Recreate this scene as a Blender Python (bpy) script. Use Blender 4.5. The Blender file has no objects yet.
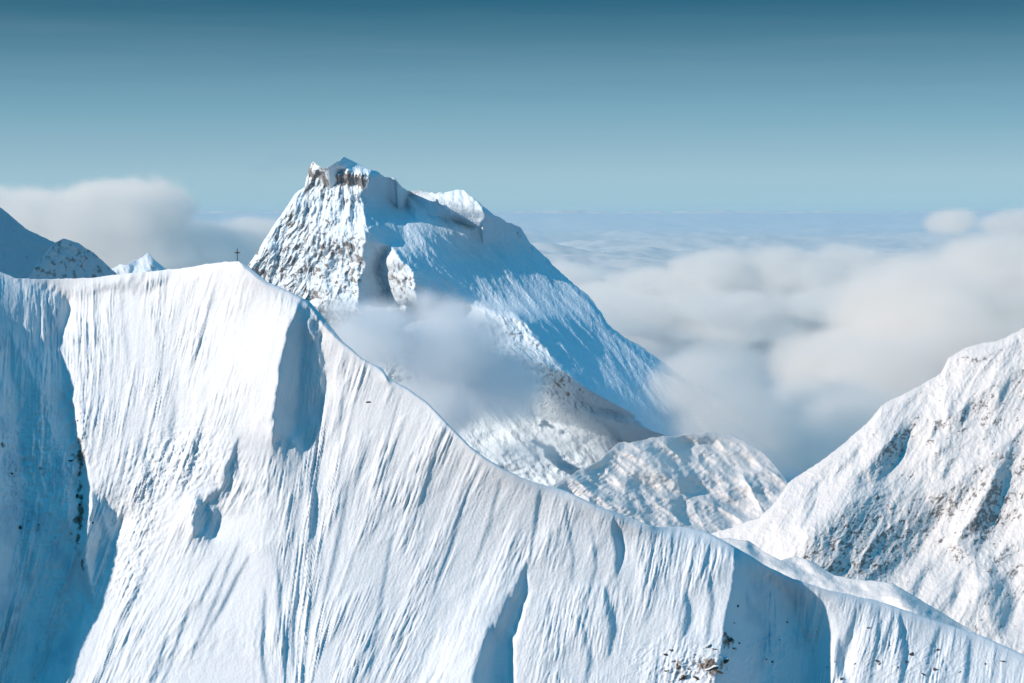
import bpy, math, numpy as np
np.seterr(all="ignore")
from mathutils import Vector
D2R = math.radians
scene = bpy.context.scene
COL = scene.collection

# ------------------------------------------------------------------ camera frame of reference
F = 2053.5          # focal length in picture widths of 1024
HOR = 216.0         # height of the true horizon in the photograph
CAMZ = 0.0
def ray(px, py, Y):
    return (px - 512.0) / F * Y, Y, CAMZ + (HOR - py) / F * Y

cam = bpy.data.cameras.new('camera'); co = bpy.data.objects.new('camera', cam); COL.objects.link(co)
co.location = (0, 0, CAMZ); co.rotation_euler = (D2R(90), 0, 0)
cam.sensor_width = 36; cam.lens = F / 1024 * 36
cam.shift_y = -(341.5 - HOR) / 1024
cam.clip_start = 1; cam.clip_end = 400000
scene.camera = co

SUN_AZ = 64.0       # degrees left of straight behind the camera
SUN_EL = 24.0
sx = -math.cos(D2R(SUN_EL)) * math.sin(D2R(SUN_AZ)); sy = -math.cos(D2R(SUN_EL)) * math.cos(D2R(SUN_AZ)); sz = math.sin(D2R(SUN_EL))

# ------------------------------------------------------------------ noise
class Noise:
    def __init__(self, seed):
        r = np.random.RandomState(seed)
        self.p = r.permutation(1024).astype(np.int32)
        a = r.rand(1024).astype(np.float32) * 2 * np.pi
        self.gx, self.gy = np.cos(a), np.sin(a)
    def __call__(self, x, y):
        x = np.asarray(x, np.float32); y = np.asarray(y, np.float32)
        xi = np.floor(x).astype(np.int32); yi = np.floor(y).astype(np.int32)
        xf = x - xi; yf = y - yi
        u = xf * xf * xf * (xf * (xf * 6 - 15) + 10); v = yf * yf * yf * (yf * (yf * 6 - 15) + 10)
        def g(ix, iy, dx, dy):
            h = self.p[(self.p[ix & 1023] + iy) & 1023]
            return self.gx[h] * dx + self.gy[h] * dy
        a = g(xi, yi, xf, yf); b = g(xi + 1, yi, xf - 1, yf)
        c = g(xi, yi + 1, xf, yf - 1); d = g(xi + 1, yi + 1, xf - 1, yf - 1)
        return 1.5 * ((a + (b - a) * u) * (1 - v) + (c + (d - c) * u) * v)
def fbm(n, x, y, o=4, lac=2.03, gain=.5):
    s = 0; a = 1; t = 0
    for k in range(o):
        s = s + a * n(x + 13.7 * k, y + 7.3 * k); t += a; a *= gain; x = x * lac; y = y * lac
    return s / t
def ridged(n, x, y, o=4, lac=2.03, gain=.55):
    s = 0; a = 1; t = 0
    for k in range(o):
        s = s + a * (1 - 2 * np.abs(n(x + 13.7 * k, y + 7.3 * k))); t += a; a *= gain; x = x * lac; y = y * lac
    return s / t

# ------------------------------------------------------------------ relief solver
class Relief:
    """depth of a mountain face: slopes are given region by region, the surface is their least-squares integral"""
    def __init__(self, x0, x1, y0, y1, step, gx, gy, Y):
        self.x0, self.y0, self.s = x0, y0, step
        self.xs = np.arange(x0, x1 + step, step, dtype=np.float32); self.ys = np.arange(y0, y1 + step, step, dtype=np.float32)
        self.W, self.H = len(self.xs), len(self.ys)
        self.X, self.Yp = np.meshgrid(self.xs, self.ys)
        self.gx = np.full((self.H, self.W), gx, np.float32); self.gy = np.full((self.H, self.W), gy, np.float32)
        self.Y = Y
        self.WY = .22; self.wob = (0, 0); self.want = np.zeros((self.H, self.W), np.float32)
    def wobble(self, seed, scale, amp):
        n = Noise(seed)
        self.wob = (amp * fbm(n, self.X / scale, self.Yp / scale, 4, gain=.6), amp * fbm(n, self.X / scale + 77, self.Yp / scale + 31, 4, gain=.6))
    def wobble2(self, seed, scale, amp):
        n = Noise(seed)
        self.wob = (self.wob[0] + amp * fbm(n, self.X / scale, self.Yp / scale, 3), self.wob[1] + amp * fbm(n, self.X / scale + 7, self.Yp / scale + 31, 3))
    def mask(self, poly, blur=1.0):
        X = self.X + self.wob[0]; Y = self.Yp + self.wob[1]
        m = np.zeros(X.shape, bool); n = len(poly)
        for i in range(n):
            (ax, ay), (bx, by) = poly[i], poly[(i + 1) % n]
            if ay == by: continue
            c = ((ay > Y) != (by > Y)) & (X < (bx - ax) * (Y - ay) / (by - ay) + ax)
            m ^= c
        m = m.astype(np.float32)
        return self.blur(m, blur) if blur > 0 else m
    def blur(self, m, sig):
        sig = sig / self.s
        r = int(3 * sig) + 1; k = np.exp(-.5 * (np.arange(-r, r + 1) / max(sig, .01)) ** 2); k = (k / k.sum()).astype(np.float32)
        a = np.pad(m, ((r, r), (0, 0)), 'edge'); m = sum(k[i] * a[i:i + m.shape[0]] for i in range(2 * r + 1))
        a = np.pad(m, ((0, 0), (r, r)), 'edge'); m = sum(k[i] * a[:, i:i + m.shape[1]] for i in range(2 * r + 1))
        return m
    def poly(self, pts, gx=None, gy=None, blur=1.5, mul=1.0):
        m = self.mask(pts, blur) * mul
        if gx is not None: self.gx += (gx - self.gx) * m
        if gy is not None: self.gy += (gy - self.gy) * m
        return m
    def shade(self, pts, gx, avg, gy=None, blur=1.2, split=.45):
        """a wall turned from the sun: steep along its left edge, then easing so that its shadow ends at its right edge"""
        b = self.mask(pts, 0) > .5
        idx = np.arange(self.W)[None, :] * np.ones((self.H, 1), int)
        st = b & ~np.pad(b, ((0, 0), (1, 0)))[:, :-1]; en = b & ~np.pad(b, ((0, 0), (0, 1)))[:, 1:]
        xl = np.maximum.accumulate(np.where(st, idx, -1), 1); xr = np.minimum.accumulate(np.where(en, idx, self.W)[:, ::-1], 1)[:, ::-1]
        u = (idx - xl + .5) / np.maximum(xr - xl + 1, 1)
        g2 = (avg - split * gx) / (1 - split)
        prof = np.where(u < split, gx, g2)
        self.want = np.maximum(self.want, b)
        m = self.blur(b.astype(np.float32), blur); pv = self.blur(np.where(b, prof, 0).astype(np.float32), blur * 1.3) / np.maximum(self.blur(b.astype(np.float32), blur * 1.3), .02)
        m = np.clip(m, 0, 1); self.gx += (pv - self.gx) * m
        if gy is not None: self.gy += (gy - self.gy) * m
    def stroke(self, pts, w, gx, gy=None, soft=.6):
        """a tapered gully or rib along a line; w = half width in the middle"""
        pts = np.array(pts, float); L = np.r_[0, np.cumsum(np.hypot(*np.diff(pts, axis=0).T))]
        X = self.X + self.wob[0] * .6; Y = self.Yp
        best = np.full(X.shape, 1e9, np.float32); tt = np.zeros_like(best)
        lo = pts.min(0) - 3 * w - 6; hi = pts.max(0) + 3 * w + 6
        i0, i1 = max(0, int((lo[1] - self.y0) / self.s)), min(self.H, int((hi[1] - self.y0) / self.s) + 1)
        j0, j1 = max(0, int((lo[0] - self.x0) / self.s)), min(self.W, int((hi[0] - self.x0) / self.s) + 1)
        if i1 <= i0 or j1 <= j0: return
        X = X[i0:i1, j0:j1]; Y = Y[i0:i1, j0:j1]
        best = np.full(X.shape, 1e9, np.float32); tt = np.zeros_like(best)
        for i in range(len(pts) - 1):
            a, b = pts[i], pts[i + 1]; d = b - a; l2 = (d ** 2).sum()
            t = np.clip(((X - a[0]) * d[0] + (Y - a[1]) * d[1]) / l2, 0, 1)
            q = np.hypot(X - a[0] - t * d[0], Y - a[1] - t * d[1])
            u = q < best; best = np.where(u, q, best); tt = np.where(u, (L[i] + t * math.sqrt(l2)) / L[-1], tt)
        ww = w * (np.sin(np.pi * np.clip(tt, 0.02, .98)) ** .6 + .05)
        m = 1 / (1 + np.exp((best - ww) / (soft + .15 * w)))
        self.gx[i0:i1, j0:j1] += (gx - self.gx[i0:i1, j0:j1]) * m
        if gy is not None: self.gy[i0:i1, j0:j1] += (gy - self.gy[i0:i1, j0:j1]) * m
    def solve(self, anchor, Ya):
        k = self.Y / F * self.s
        gx = self.gx * k; gy = -self.gy * k
        # divergence with Neumann ends, solved by a mirrored FFT
        WY = self.WY
        dx = .5 * (gx[:, 1:] + gx[:, :-1]); dy = .5 * (gy[1:] + gy[:-1]) * WY
        div = np.zeros_like(gx, dtype=np.float64)
        div[:, :-1] += dx; div[:, 1:] -= dx; div[:-1] += dy; div[1:] -= dy
        m = np.concatenate([div, div[:, ::-1]], 1); m = np.concatenate([m, m[::-1]], 0)
        H2, W2 = m.shape
        f = np.fft.rfft2(m)
        wx = 2 * np.cos(2 * np.pi * np.arange(W2 // 2 + 1) / W2) - 2; wy = 2 * np.cos(2 * np.pi * np.arange(H2) / H2) - 2
        den = WY * wy[:, None] + wx[None, :]; den[0, 0] = 1
        f /= den; f[0, 0] = 0
        D = np.fft.irfft2(f, s=m.shape)[:self.H, :self.W].astype(np.float32)
        self.D = D
        self.D = D + (Ya - self.sample(np.array([anchor[0]], np.float32), np.array([anchor[1]], np.float32))[0])
    def shadow(self, ridge, reach=150, margin=0.0):
        """which points of the relief the sun does not reach"""
        above = self.Yp < ridge
        D = np.where(above, 1e7, self.D); k0 = self.Y / F * self.s
        a, b = -sy / -sx, sz / -sx
        sh = np.zeros(D.shape, bool)
        for k in list(range(1, 30)) + list(range(30, 70, 2)) + list(range(70, reach, 4)):
            r = int(round(b * k))
            if r >= self.H: break
            sh[r:, k:] |= D[:self.H - r, :self.W - k] < D[r:, k:] - a * k * k0 - .02 * k0
        gx = np.gradient(self.D, axis=1) / k0; gy = -np.gradient(self.D, axis=0) / k0
        self.dot = (sx * gx - sy + gy * sz) / np.sqrt(1 + gx * gx + gy * gy)
        return sh | (sx * gx - sy + gy * sz < -margin * np.sqrt(1 + gx * gx + gy * gy))
    def refine(self, want, care, ridge, n, anchor, Ya, gain=.35, blur=1.0, lo=-1.1, margin=0.0, litm=.5):
        """turn and lift the face until the sun falls on it where it should"""
        care = care * (self.Yp >= ridge)
        for i in range(n):
            sh = self.shadow(ridge).astype(np.float32); dim = np.where(want < .5, np.clip((litm - self.dot) / litm, 0, 1), 0)
            if margin: sh = np.where(want > .5, self.shadow(ridge, 2, margin), sh).astype(np.float32)
            e = (want - np.maximum(sh, .6 * dim)) * care
            e = self.blur(e, blur)
            self.gx = np.clip(self.gx + gain * e, lo, 2.1)
            self.solve(anchor, Ya)
        sh = self.shadow(ridge); print('REFINE', self.Y, 'wrong', float((np.abs(want - sh) * care > .5).sum() / max(1, (care > .5).sum())))
    def sample(self, px, py, A=None):
        A = self.D if A is None else A
        u = np.clip((px - self.x0) / self.s, 0, self.W - 1.001); v = np.clip((py - self.y0) / self.s, 0, self.H - 1.001)
        i = u.astype(np.int32); j = v.astype(np.int32); a = u - i; b = v - j
        return (A[j, i] * (1 - a) + A[j, i + 1] * a) * (1 - b) + (A[j + 1, i] * (1 - a) + A[j + 1, i + 1] * a) * b

def smooth_interp(x, pts):
    p = np.array(pts, float); return np.interp(x, p[:, 0], p[:, 1])

def link_mesh(name, V, faces4, mat, attrs=None, smooth=True):
    me = bpy.data.meshes.new(name)
    nv, nf = len(V), len(faces4)
    me.vertices.add(nv); me.vertices.foreach_set('co', np.ascontiguousarray(V, np.float32).ravel())
    me.loops.add(nf * 4); me.loops.foreach_set('vertex_index', np.ascontiguousarray(faces4, np.int32).ravel())
    me.polygons.add(nf); me.polygons.foreach_set('loop_start', np.arange(0, nf * 4, 4, dtype=np.int32))
    me.update(calc_edges=True)
    if smooth: me.polygons.foreach_set('use_smooth', np.ones(nf, bool))
    for k, a in (attrs or {}).items():
        at = me.attributes.new(k, 'FLOAT', 'POINT'); at.data.foreach_set('value', np.ascontiguousarray(a, np.float32).ravel())
    me.materials.append(mat)
    o = bpy.data.objects.new(name, me); COL.objects.link(o)
    return o

def grid_faces(R, C):
    i = np.arange(R * C, dtype=np.int32).reshape(R, C)
    return np.stack([i[:-1, :-1], i[1:, :-1], i[1:, 1:], i[:-1, 1:]], -1).reshape(-1, 4)

def build_face(name, rel, ridge, cols, bottom, rows, mat, disp, ridge_rough, back=(500, 1.0), seed=1, rock=None, tone=None):
    """front face from the ridge line down to `bottom`, and a back slope behind it"""
    n = Noise(seed)
    rid = smooth_interp(cols, ridge).astype(np.float32)
    for amp, sc in ridge_rough: rid = rid + amp * fbm(n, cols / sc, cols * 0 + 3.3, 3)
    tau = np.linspace(0, 1, rows, dtype=np.float32) ** 1.0
    bot = smooth_interp(cols, bottom) if isinstance(bottom, list) else np.full(len(cols), bottom)
    bot = np.maximum(bot, rid + 20)
    PY = rid[None, :] + tau[:, None] * (bot - rid)[None, :]
    PX = np.broadcast_to(cols[None, :], PY.shape).astype(np.float32); PY = PY.astype(np.float32)
    Yd = rel.sample(PX, PY)
    T = PY - rid[None, :]
    d = disp(PX, PY, T)
    Yd = Yd + d
    X, Y, Z = ray(PX, PY, Yd)
    G = -np.gradient(Yd, axis=0) / np.gradient(PY, axis=0) / (rel.Y / F)
    r = rock(PX, PY, T, G) if rock else np.zeros_like(PX)
    # the back slope: rows going away from the ridge
    nb = 40; q = (np.linspace(0, 1, nb + 1)[1:] ** 2.2) * back[0]
    X0, Y0, Z0 = X[0], Y[0], Z[0]
    wig = fbm(n, X0[None, :] / (back[0] * .12) + 0 * q[:, None], q[:, None] / (back[0] * .3) + 0 * X0[None, :], 5) * (q[:, None] * .25)
    Yb = Y0[None, :] + q[:, None]; Zb = Z0[None, :] - q[:, None] * back[1] + wig - .0; Xb = X0[None, :] + 0 * q[:, None]
    V = np.concatenate([np.stack([Xb, Yb, Zb], -1)[::-1], np.stack([X, Y, Z], -1)], 0)
    rr = np.concatenate([np.repeat(r[:1], nb, 0), r], 0)
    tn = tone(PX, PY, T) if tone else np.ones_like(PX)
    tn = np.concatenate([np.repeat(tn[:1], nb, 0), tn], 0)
    bo = V[-1:]; dz = np.array([6, 20, 60, 160, 400, 900, 1600], np.float32)[:, None]
    lim = np.maximum(bo[..., 2] + 1450, 5.)
    dz = np.minimum(dz, lim)
    sk = np.repeat(bo, 7, 0); sk[..., 1] -= dz * .45; sk[..., 2] -= dz
    V = np.concatenate([V, sk], 0); rr = np.concatenate([rr, np.repeat(rr[-1:], 7, 0)], 0); tn = np.concatenate([tn, np.repeat(tn[-1:], 7, 0)], 0)
    for side in (0, -1):
        e = V[:, side:side + 1] if side == 0 else V[:, -1:]
        d5 = np.minimum(np.array([10, 40, 130, 350, 800, 1500], np.float32)[None, :], np.maximum(e[..., 2] + 1450, 5.))
        ex = np.repeat(e, 6, 1); ex[..., 0] += d5 * (-.8 if side == 0 else .8); ex[..., 2] -= d5
        if side == 0: V = np.concatenate([ex[:, ::-1], V], 1); rr = np.concatenate([np.repeat(rr[:, :1], 6, 1), rr], 1); tn = np.concatenate([np.repeat(tn[:, :1], 6, 1), tn], 1)
        else: V = np.concatenate([V, ex], 1); rr = np.concatenate([rr, np.repeat(rr[:, -1:], 6, 1)], 1); tn = np.concatenate([tn, np.repeat(tn[:, -1:], 6, 1)], 1)
    R, C = V.shape[:2]
    return link_mesh(name, V.reshape(-1, 3), grid_faces(R, C), mat, {'rock': rr, 'tone': tn})

# ------------------------------------------------------------------ materials
def nodes(m):
    m.use_nodes = True; t = m.node_tree; t.nodes.clear(); return t, t.nodes, t.links
def snow_rock(name, scale, bump=.5, rock_cols=((.10, .085, .075), (.32, .27, .24)), snow=(.79, .85, .91), rough_thr=.5, bdist=1.0, flute=None):
    m = bpy.data.materials.new(name); t, N, L = nodes(m)
    out = N.new('ShaderNodeOutputMaterial'); p = N.new('ShaderNodeBsdfPrincipled'); L.new(p.outputs[0], out.inputs[0])
    p.inputs['Specular IOR Level'].default_value = .02
    tc = N.new('ShaderNodeTexCoord')
    at = N.new('ShaderNodeAttribute'); at.attribute_name = 'rock'
    n1 = N.new('ShaderNodeTexNoise'); n1.inputs['Scale'].default_value = 1 / scale; n1.inputs['Detail'].default_value = 8; n1.inputs['Roughness'].default_value = .65
    mp = N.new('ShaderNodeMapping'); mp.inputs['Scale'].default_value = (1, .6, .75); L.new(tc.outputs['Object'], mp.inputs[0]); L.new(mp.outputs[0], n1.inputs[0])
    ad = N.new('ShaderNodeMath'); ad.operation = 'ADD'; L.new(at.outputs['Fac'], ad.inputs[0]); L.new(n1.outputs[0], ad.inputs[1])
    mr = N.new('ShaderNodeMapRange'); mr.inputs['From Min'].default_value = 1.0; mr.inputs['From Max'].default_value = 1.09; L.new(ad.outputs[0], mr.inputs[0])
    n2 = N.new('ShaderNodeTexNoise'); n2.inputs['Scale'].default_value = 5 / scale; n2.inputs['Detail'].default_value = 6; L.new(mp.outputs[0], n2.inputs[0])
    cr = N.new('ShaderNodeValToRGB'); cr.color_ramp.elements[0].position = .35; cr.color_ramp.elements[1].position = .7
    cr.color_ramp.elements[0].color = (*rock_cols[0], 1); cr.color_ramp.elements[1].color = (*rock_cols[1], 1); L.new(n2.outputs[0], cr.inputs[0])
    # snow colour with faint wind-packed variation
    n3 = N.new('ShaderNodeTexNoise'); n3.inputs['Scale'].default_value = .35 / scale; n3.inputs['Detail'].default_value = 5; L.new(tc.outputs['Object'], n3.inputs[0])
    cs = N.new('ShaderNodeValToRGB'); cs.color_ramp.elements[0].position = .3; cs.color_ramp.elements[1].position = .7
    cs.color_ramp.elements[0].color = (snow[0] * .93, snow[1] * .94, snow[2] * .95, 1); cs.color_ramp.elements[1].color = (*snow, 1); L.new(n3.outputs[0], cs.inputs[0])
    at2 = N.new('ShaderNodeAttribute'); at2.attribute_name = 'tone'; vt = N.new('ShaderNodeMix'); vt.data_type = 'RGBA'; vt.inputs[6].default_value = (.10, .36, .56, 1); L.new(cs.outputs[0], vt.inputs[7]); L.new(at2.outputs['Fac'], vt.inputs[0])  # low tone mixes dark blue into the snow, painting shade into its colour
    mx = N.new('ShaderNodeMix'); mx.data_type = 'RGBA'; L.new(mr.outputs[0], mx.inputs[0]); L.new(vt.outputs[2], mx.inputs[6]); L.new(cr.outputs[0], mx.inputs[7])
    L.new(mx.outputs[2], p.inputs['Base Color'])
    p.inputs['Roughness'].default_value = .7
    # bump
    nb = N.new('ShaderNodeTexNoise'); nb.inputs['Scale'].default_value = 3 / scale; nb.inputs['Detail'].default_value = 8; nb.inputs['Roughness'].default_value = .6; L.new(mp.outputs[0], nb.inputs[0])
    b1 = N.new('ShaderNodeBump'); b1.inputs['Strength'].default_value = bump; b1.inputs['Distance'].default_value = bdist; L.new(nb.outputs[0], b1.inputs['Height'])
    b2 = N.new('ShaderNodeBump'); b2.inputs['Strength'].default_value = .25; b2.inputs['Distance'].default_value = bdist; L.new(mr.outputs[0], b2.inputs['Height']); L.new(b1.outputs[0], b2.inputs['Normal'])
    L.new(b2.outputs[0], p.inputs['Normal'])
    return m

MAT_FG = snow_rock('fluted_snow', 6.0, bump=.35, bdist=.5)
MAT_MAIN = snow_rock('alpine_rock_and_snow', 11.0, snow=(.72, .85, .95), bump=.5, bdist=5, rock_cols=((.16, .165, .18), (.40, .385, .375)))
MAT_RIGHT = snow_rock('snowy_scree', 6.5, snow=(.75, .75, .755), bump=.4, bdist=1.6, rock_cols=((.19, .19, .20), (.40, .385, .37)))
MAT_FAR = snow_rock('distant_snow', 90.0, bump=.4, bdist=8, rock_cols=((.1, .1, .1), (.3, .27, .25)))

def smooth01(x): x = np.clip(x, 0, 1); return x * x * (3 - 2 * x)
def blob(px, py, cx, cy, rx, ry): return np.exp(-((px - cx) / rx) ** 2 - ((py - cy) / ry) ** 2)

# ================================================================== FOREGROUND RIDGE
FR = [(-400, 255), (-150, 262), (-60, 266), (0, 272), (17, 278.5), (49, 279.4), (88, 278), (112, 275.5), (140, 272), (165, 270), (197, 266), (225, 261.5), (239, 261), (249, 267), (267, 282),
      (291.5, 293), (309, 301), (323, 317), (337, 334.5), (344, 343), (362, 358), (383, 369), (389, 378.5), (407, 388), (427, 402), (446.5, 422), (470, 446), (486, 458), (504, 469), (520, 477), (542, 484),
      (568, 491.5), (594, 504), (620, 514), (640, 521), (654, 527), (683, 527), (706, 532), (728, 543), (754, 558), (770, 568), (792, 578.5), (834, 591), (882, 602), (919, 615), (978, 634), (1024, 655), (1090, 688), (1200, 740), (1500, 850)]
fg = Relief(-320, 1330, 230, 1130, 1.0, -.20, .75, 740.)
fg.WY = .5; fg.wobble(5, 60, 3.0); fg.wobble2(6, 11, 2.2)
fg.wob = (fg.wob[0], fg.wob[1] + 16 * fbm(Noise(66), fg.X / 4.5 + fg.Yp / 14, fg.Yp / 90, 3))
# broad lean of the face: turned a little to the right in its upper middle, left elsewhere
fg.poly([(320, 300), (470, 430), (520, 480), (520, 1130), (420, 1130), (330, 560)], gx=-.02, blur=30)
fg.poly([(540, 480), (730, 540), (720, 1130), (520, 1130), (530, 600)], gx=.04, blur=16)
fg.poly([(812, 590), (1330, 800), (1330, 1130), (812, 1130)], gx=-.25, blur=8)
fg.poly([(60, 300), (140, 290), (200, 300), (170, 420), (150, 520), (80, 480), (70, 400)], gx=.05, blur=10)
fg.poly([(238, 262), (296, 300), (276, 380), (270, 450), (230, 430), (150, 600), (60, 690), (60, 640), (180, 440)], gx=-.22, gy=.78, blur=12)
fg.poly([(500, 500), (527, 560), (478, 640), (470, 683), (440, 800), (380, 800), (430, 640), (490, 560)], gx=-.40, blur=9)
fg.poly([(690, 545), (733, 552), (726, 610), (712, 683), (690, 800), (660, 800), (690, 640)], gx=-.40, blur=7)
# the shaded gully walls
fg.shade([(-70, 230), (20, 278), (46, 286), (72, 303), (60, 331), (61, 363), (68, 391), (69, 405), (75, 441), (79, 462), (81, 512), (77, 545), (79, 566), (87, 591), (89, 603), (62, 636), (52, 661), (39, 683), (0, 760), (-50, 830), (-70, 830)], gx=1.15, avg=.84, gy=.5, blur=1.2, split=.62)
fg.shade([(84, 508), (95, 493), (108, 508), (124, 520), (112, 541), (114, 553), (99, 578), (90, 592), (86, 570), (87, 540)], gx=1.4, avg=.80, gy=.5, blur=1.0)
fg.poly([(98, 286), (120, 281), (135, 279), (163, 276), (165, 281), (150, 289), (140, 292), (120, 290), (85, 291)], gx=.45, gy=-.25, blur=1.2)
fg.shade([(298.6, 302), (309, 306), (318, 322), (323, 348), (325, 377), (323, 400), (321, 425), (316, 455), (313, 500), (311, 465), (306, 448), (301, 490), (297, 452), (290, 438), (284, 475), (280, 440), (273, 462), (272, 440), (274, 420), (277.5, 377), (283, 349), (290, 322)], gx=1.45, avg=.82, gy=.5, blur=1.0)
fg.poly([(273, 455), (311, 448), (312, 520), (300, 600), (270, 560)], gx=.35, blur=8)
fg.shade([(238, 439), (239, 466), (227, 497), (217, 510), (220, 520), (207, 539), (199, 539), (192, 528), (199, 499), (207, 495), (220, 489), (230, 456)], gx=1.45, avg=.80, gy=.5, blur=1.0)
fg.shade([(527, 566), (528, 594), (518, 620), (511, 645), (511, 683), (520, 760), (470, 760), (473, 683), (476, 668), (487, 634), (503, 608)], gx=1.25, avg=.74, gy=.6, blur=2.4)
fg.shade([(735, 546), (754, 559), (776, 581), (791, 601), (799, 623), (810, 639), (812, 671), (806, 700), (800, 800), (700, 800), (713, 683), (717, 668), (724, 620), (732, 582)], gx=1.35, avg=.82, gy=.5, blur=1.1)
fg.poly([(643, 636), (656, 640), (672, 683), (680, 760), (630, 760), (638, 683)], gx=.75, gy=.6, blur=2)
gx_before = fg.gx.copy()
for p, w, g in [
    ([(311, 456), (313, 500), (312, 556)], 3.2, 1.0), ([(605, 588), (613, 627), (609, 655)], 4, .95), ([(613, 522), (620, 549), (617, 575)], 4, .8), ([(686, 595), (688, 615), (683, 636)], 3.5, .9),
    ([(442, 430), (431, 465), (419, 505)], 2.5, .85), ([(249, 556), (228, 595), (207, 634)], 1.8, 1.0), ([(168, 634), (149, 690)], 2, .95), ([(192, 600), (175, 650), (160, 690)], 1.6, .9),
    ([(276, 540), (281, 610), (286, 690)], 2.5, .8), ([(265, 590), (262, 650), (266, 690)], 2.5, .75), ([(300, 560), (292, 640), (296, 690)], 2, .75), ([(350, 470), (338, 540), (322, 610)], 2, .7),
    ([(370, 430), (352, 500)], 1.8, .7), ([(395, 520), (380, 600), (368, 683)], 2.2, .6), ([(470, 480), (452, 540), (430, 600)], 2.2, .6), ([(565, 500), (573, 560), (570, 620)], 2.0, .35), ([(590, 520), (596, 560), (589, 600)], 1.8, .4),
    ([(550, 600), (546, 650), (540, 690)], 2.5, .6), ([(640, 540), (650, 590), (645, 640)], 1.8, .35), ([(660, 545), (668, 600)], 1.5, .4), ([(705, 560), (712, 600), (706, 650)], 2.5, .55), ([(580, 620), (590, 660), (585, 690)], 2.5, .7),
    ([(150, 300), (160, 340), (158, 380)], 3, .65), ([(122, 290), (124, 330), (130, 380)], 3, .6), ([(95, 300), (92, 350), (100, 420)], 2.5, .6), ([(185, 285), (175, 330), (168, 390)], 2, .55),
    ([(175, 400), (168, 450), (160, 480)], 4, .75), ([(140, 430), (146, 470), (155, 500)], 4, .6), ([(200, 430), (190, 470), (178, 500)], 2.5, .8), ([(215, 290), (200, 340), (188, 380)], 1.5, .5),
    ([(240, 540), (215, 600), (190, 660)], 1.6, .8), ([(220, 560), (195, 610)], 1.5, .8), ([(150, 560), (125, 620), (100, 680)], 1.6, .6), ([(860, 605), (845, 650), (830, 690)], 2.5, .6), ([(900, 615), (905, 650), (900, 690)], 3, .75),
    ([(880, 606), (878, 640), (868, 690)], 2, .5), ([(940, 628), (930, 660), (925, 690)], 3, .65), ([(970, 640), (965, 690)], 2.5, .6), ([(840, 640), (838, 660), (845, 690)], 3.5, .75), ([(540, 490), (535, 520), (530, 560)], 2, .45),
    ([(345, 350), (342, 400), (338, 450)], 1.6, .5), ([(400, 395), (390, 430), (380, 470)], 1.6, .55), ([(500, 480), (487, 530), (472, 570)], 1.6, .5)]:
    fg.stroke(p, w * .85, g * .72)
smask = (np.abs(fg.gx - gx_before) < .12).astype(np.float32)
rib = [(64, 385), (73, 392), (83, 435), (88, 470), (92, 500), (87, 530), (86, 560), (94, 600), (88, 606), (80, 566), (78, 545), (82, 512), (80, 462), (74, 441)]
fg.poly(rib, gx=-1.1, blur=1.0)
# the crest seen edge-on where it turns away
ridg = smooth_interp(fg.X, FR); below = fg.Yp - ridg
wband = smooth_interp(fg.X, [(238, 0), (244, 4.5), (256, 5), (268, 3), (288, 1.2), (300, 1.5), (310, 4.5), (324, 8), (337, 5), (346, 2), (375, 1.6), (388, 5), (394, 1.5), (425, 1.8), (460, 2.5), (500, 2), (520, 1), (560, 1.6), (620, 2), (640, .5), (740, 1.5), (800, 1.5), (1030, 1)])
bm = 1 / (1 + np.exp((below - wband) / .5)) * (wband > .3)
fg.gx += (1.5 - fg.gx) * bm; fg.gy += (1.2 - fg.gy) * bm
ridg_fg = ridg
fg.solve((239, 262), 800.)
care = np.ones_like(fg.gx); care[fg.X < -60] = 0; care *= (below > 8) * (fg.Yp < 900)
care *= 1 - fg.mask([(262, 428), (330, 420), (330, 480), (262, 480)], 3)
care *= 1 + 2.0 * fg.mask(rib, 1)
fg.refine(fg.want * (1 - fg.mask(rib, 0)), care * smask, ridg_fg, 12, (239, 262), 800., gain=.25, blur=1.5)

# streamline coordinate: streaks run down the face, leaning to the left of the picture
def flow_coord(rel):
    ctrl = np.array([(-100, 280, .05), (-100, 680, .1), (30, 400, .02), (90, 330, .0), (90, 600, .35), (150, 320, .05), (160, 450, .25), (200, 300, .3), (150, 600, .55), (250, 350, .28), (230, 500, .5), (200, 650, .5), (285, 330, .2), (300, 400, .02), (300, 560, .1), (280, 660, .0),
                     (360, 400, .36), (350, 600, .42), (430, 440, .40), (420, 650, .48), (500, 520, .42), (490, 680, .35), (570, 560, .25), (590, 680, .15), (640, 600, .2), (690, 600, .25), (720, 640, .2), (760, 600, -.05), (790, 680, .1), (850, 640, .25), (920, 660, .15), (1010, 680, .2), (1200, 800, .2)], float)
    s = rel.X.copy(); th = np.zeros_like(s); w = np.zeros_like(s)
    for x, y, a in ctrl:
        q = 1 / (((rel.X - x) / 45) ** 2 + ((rel.Yp - y) / 90) ** 2 + .25) ** 1.6
        th += a * q; w += q
    th /= w
    S = np.empty_like(s); S[0] = rel.xs
    for j in range(1, rel.H):
        S[j] = np.interp(rel.xs + th[j] * rel.s, rel.xs, S[j - 1]); 
        S[j, -40:] = S[j - 1, -40:]
    return S
fgS = flow_coord(fg)
nA, nB, nC = Noise(11), Noise(12), Noise(13)
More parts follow.
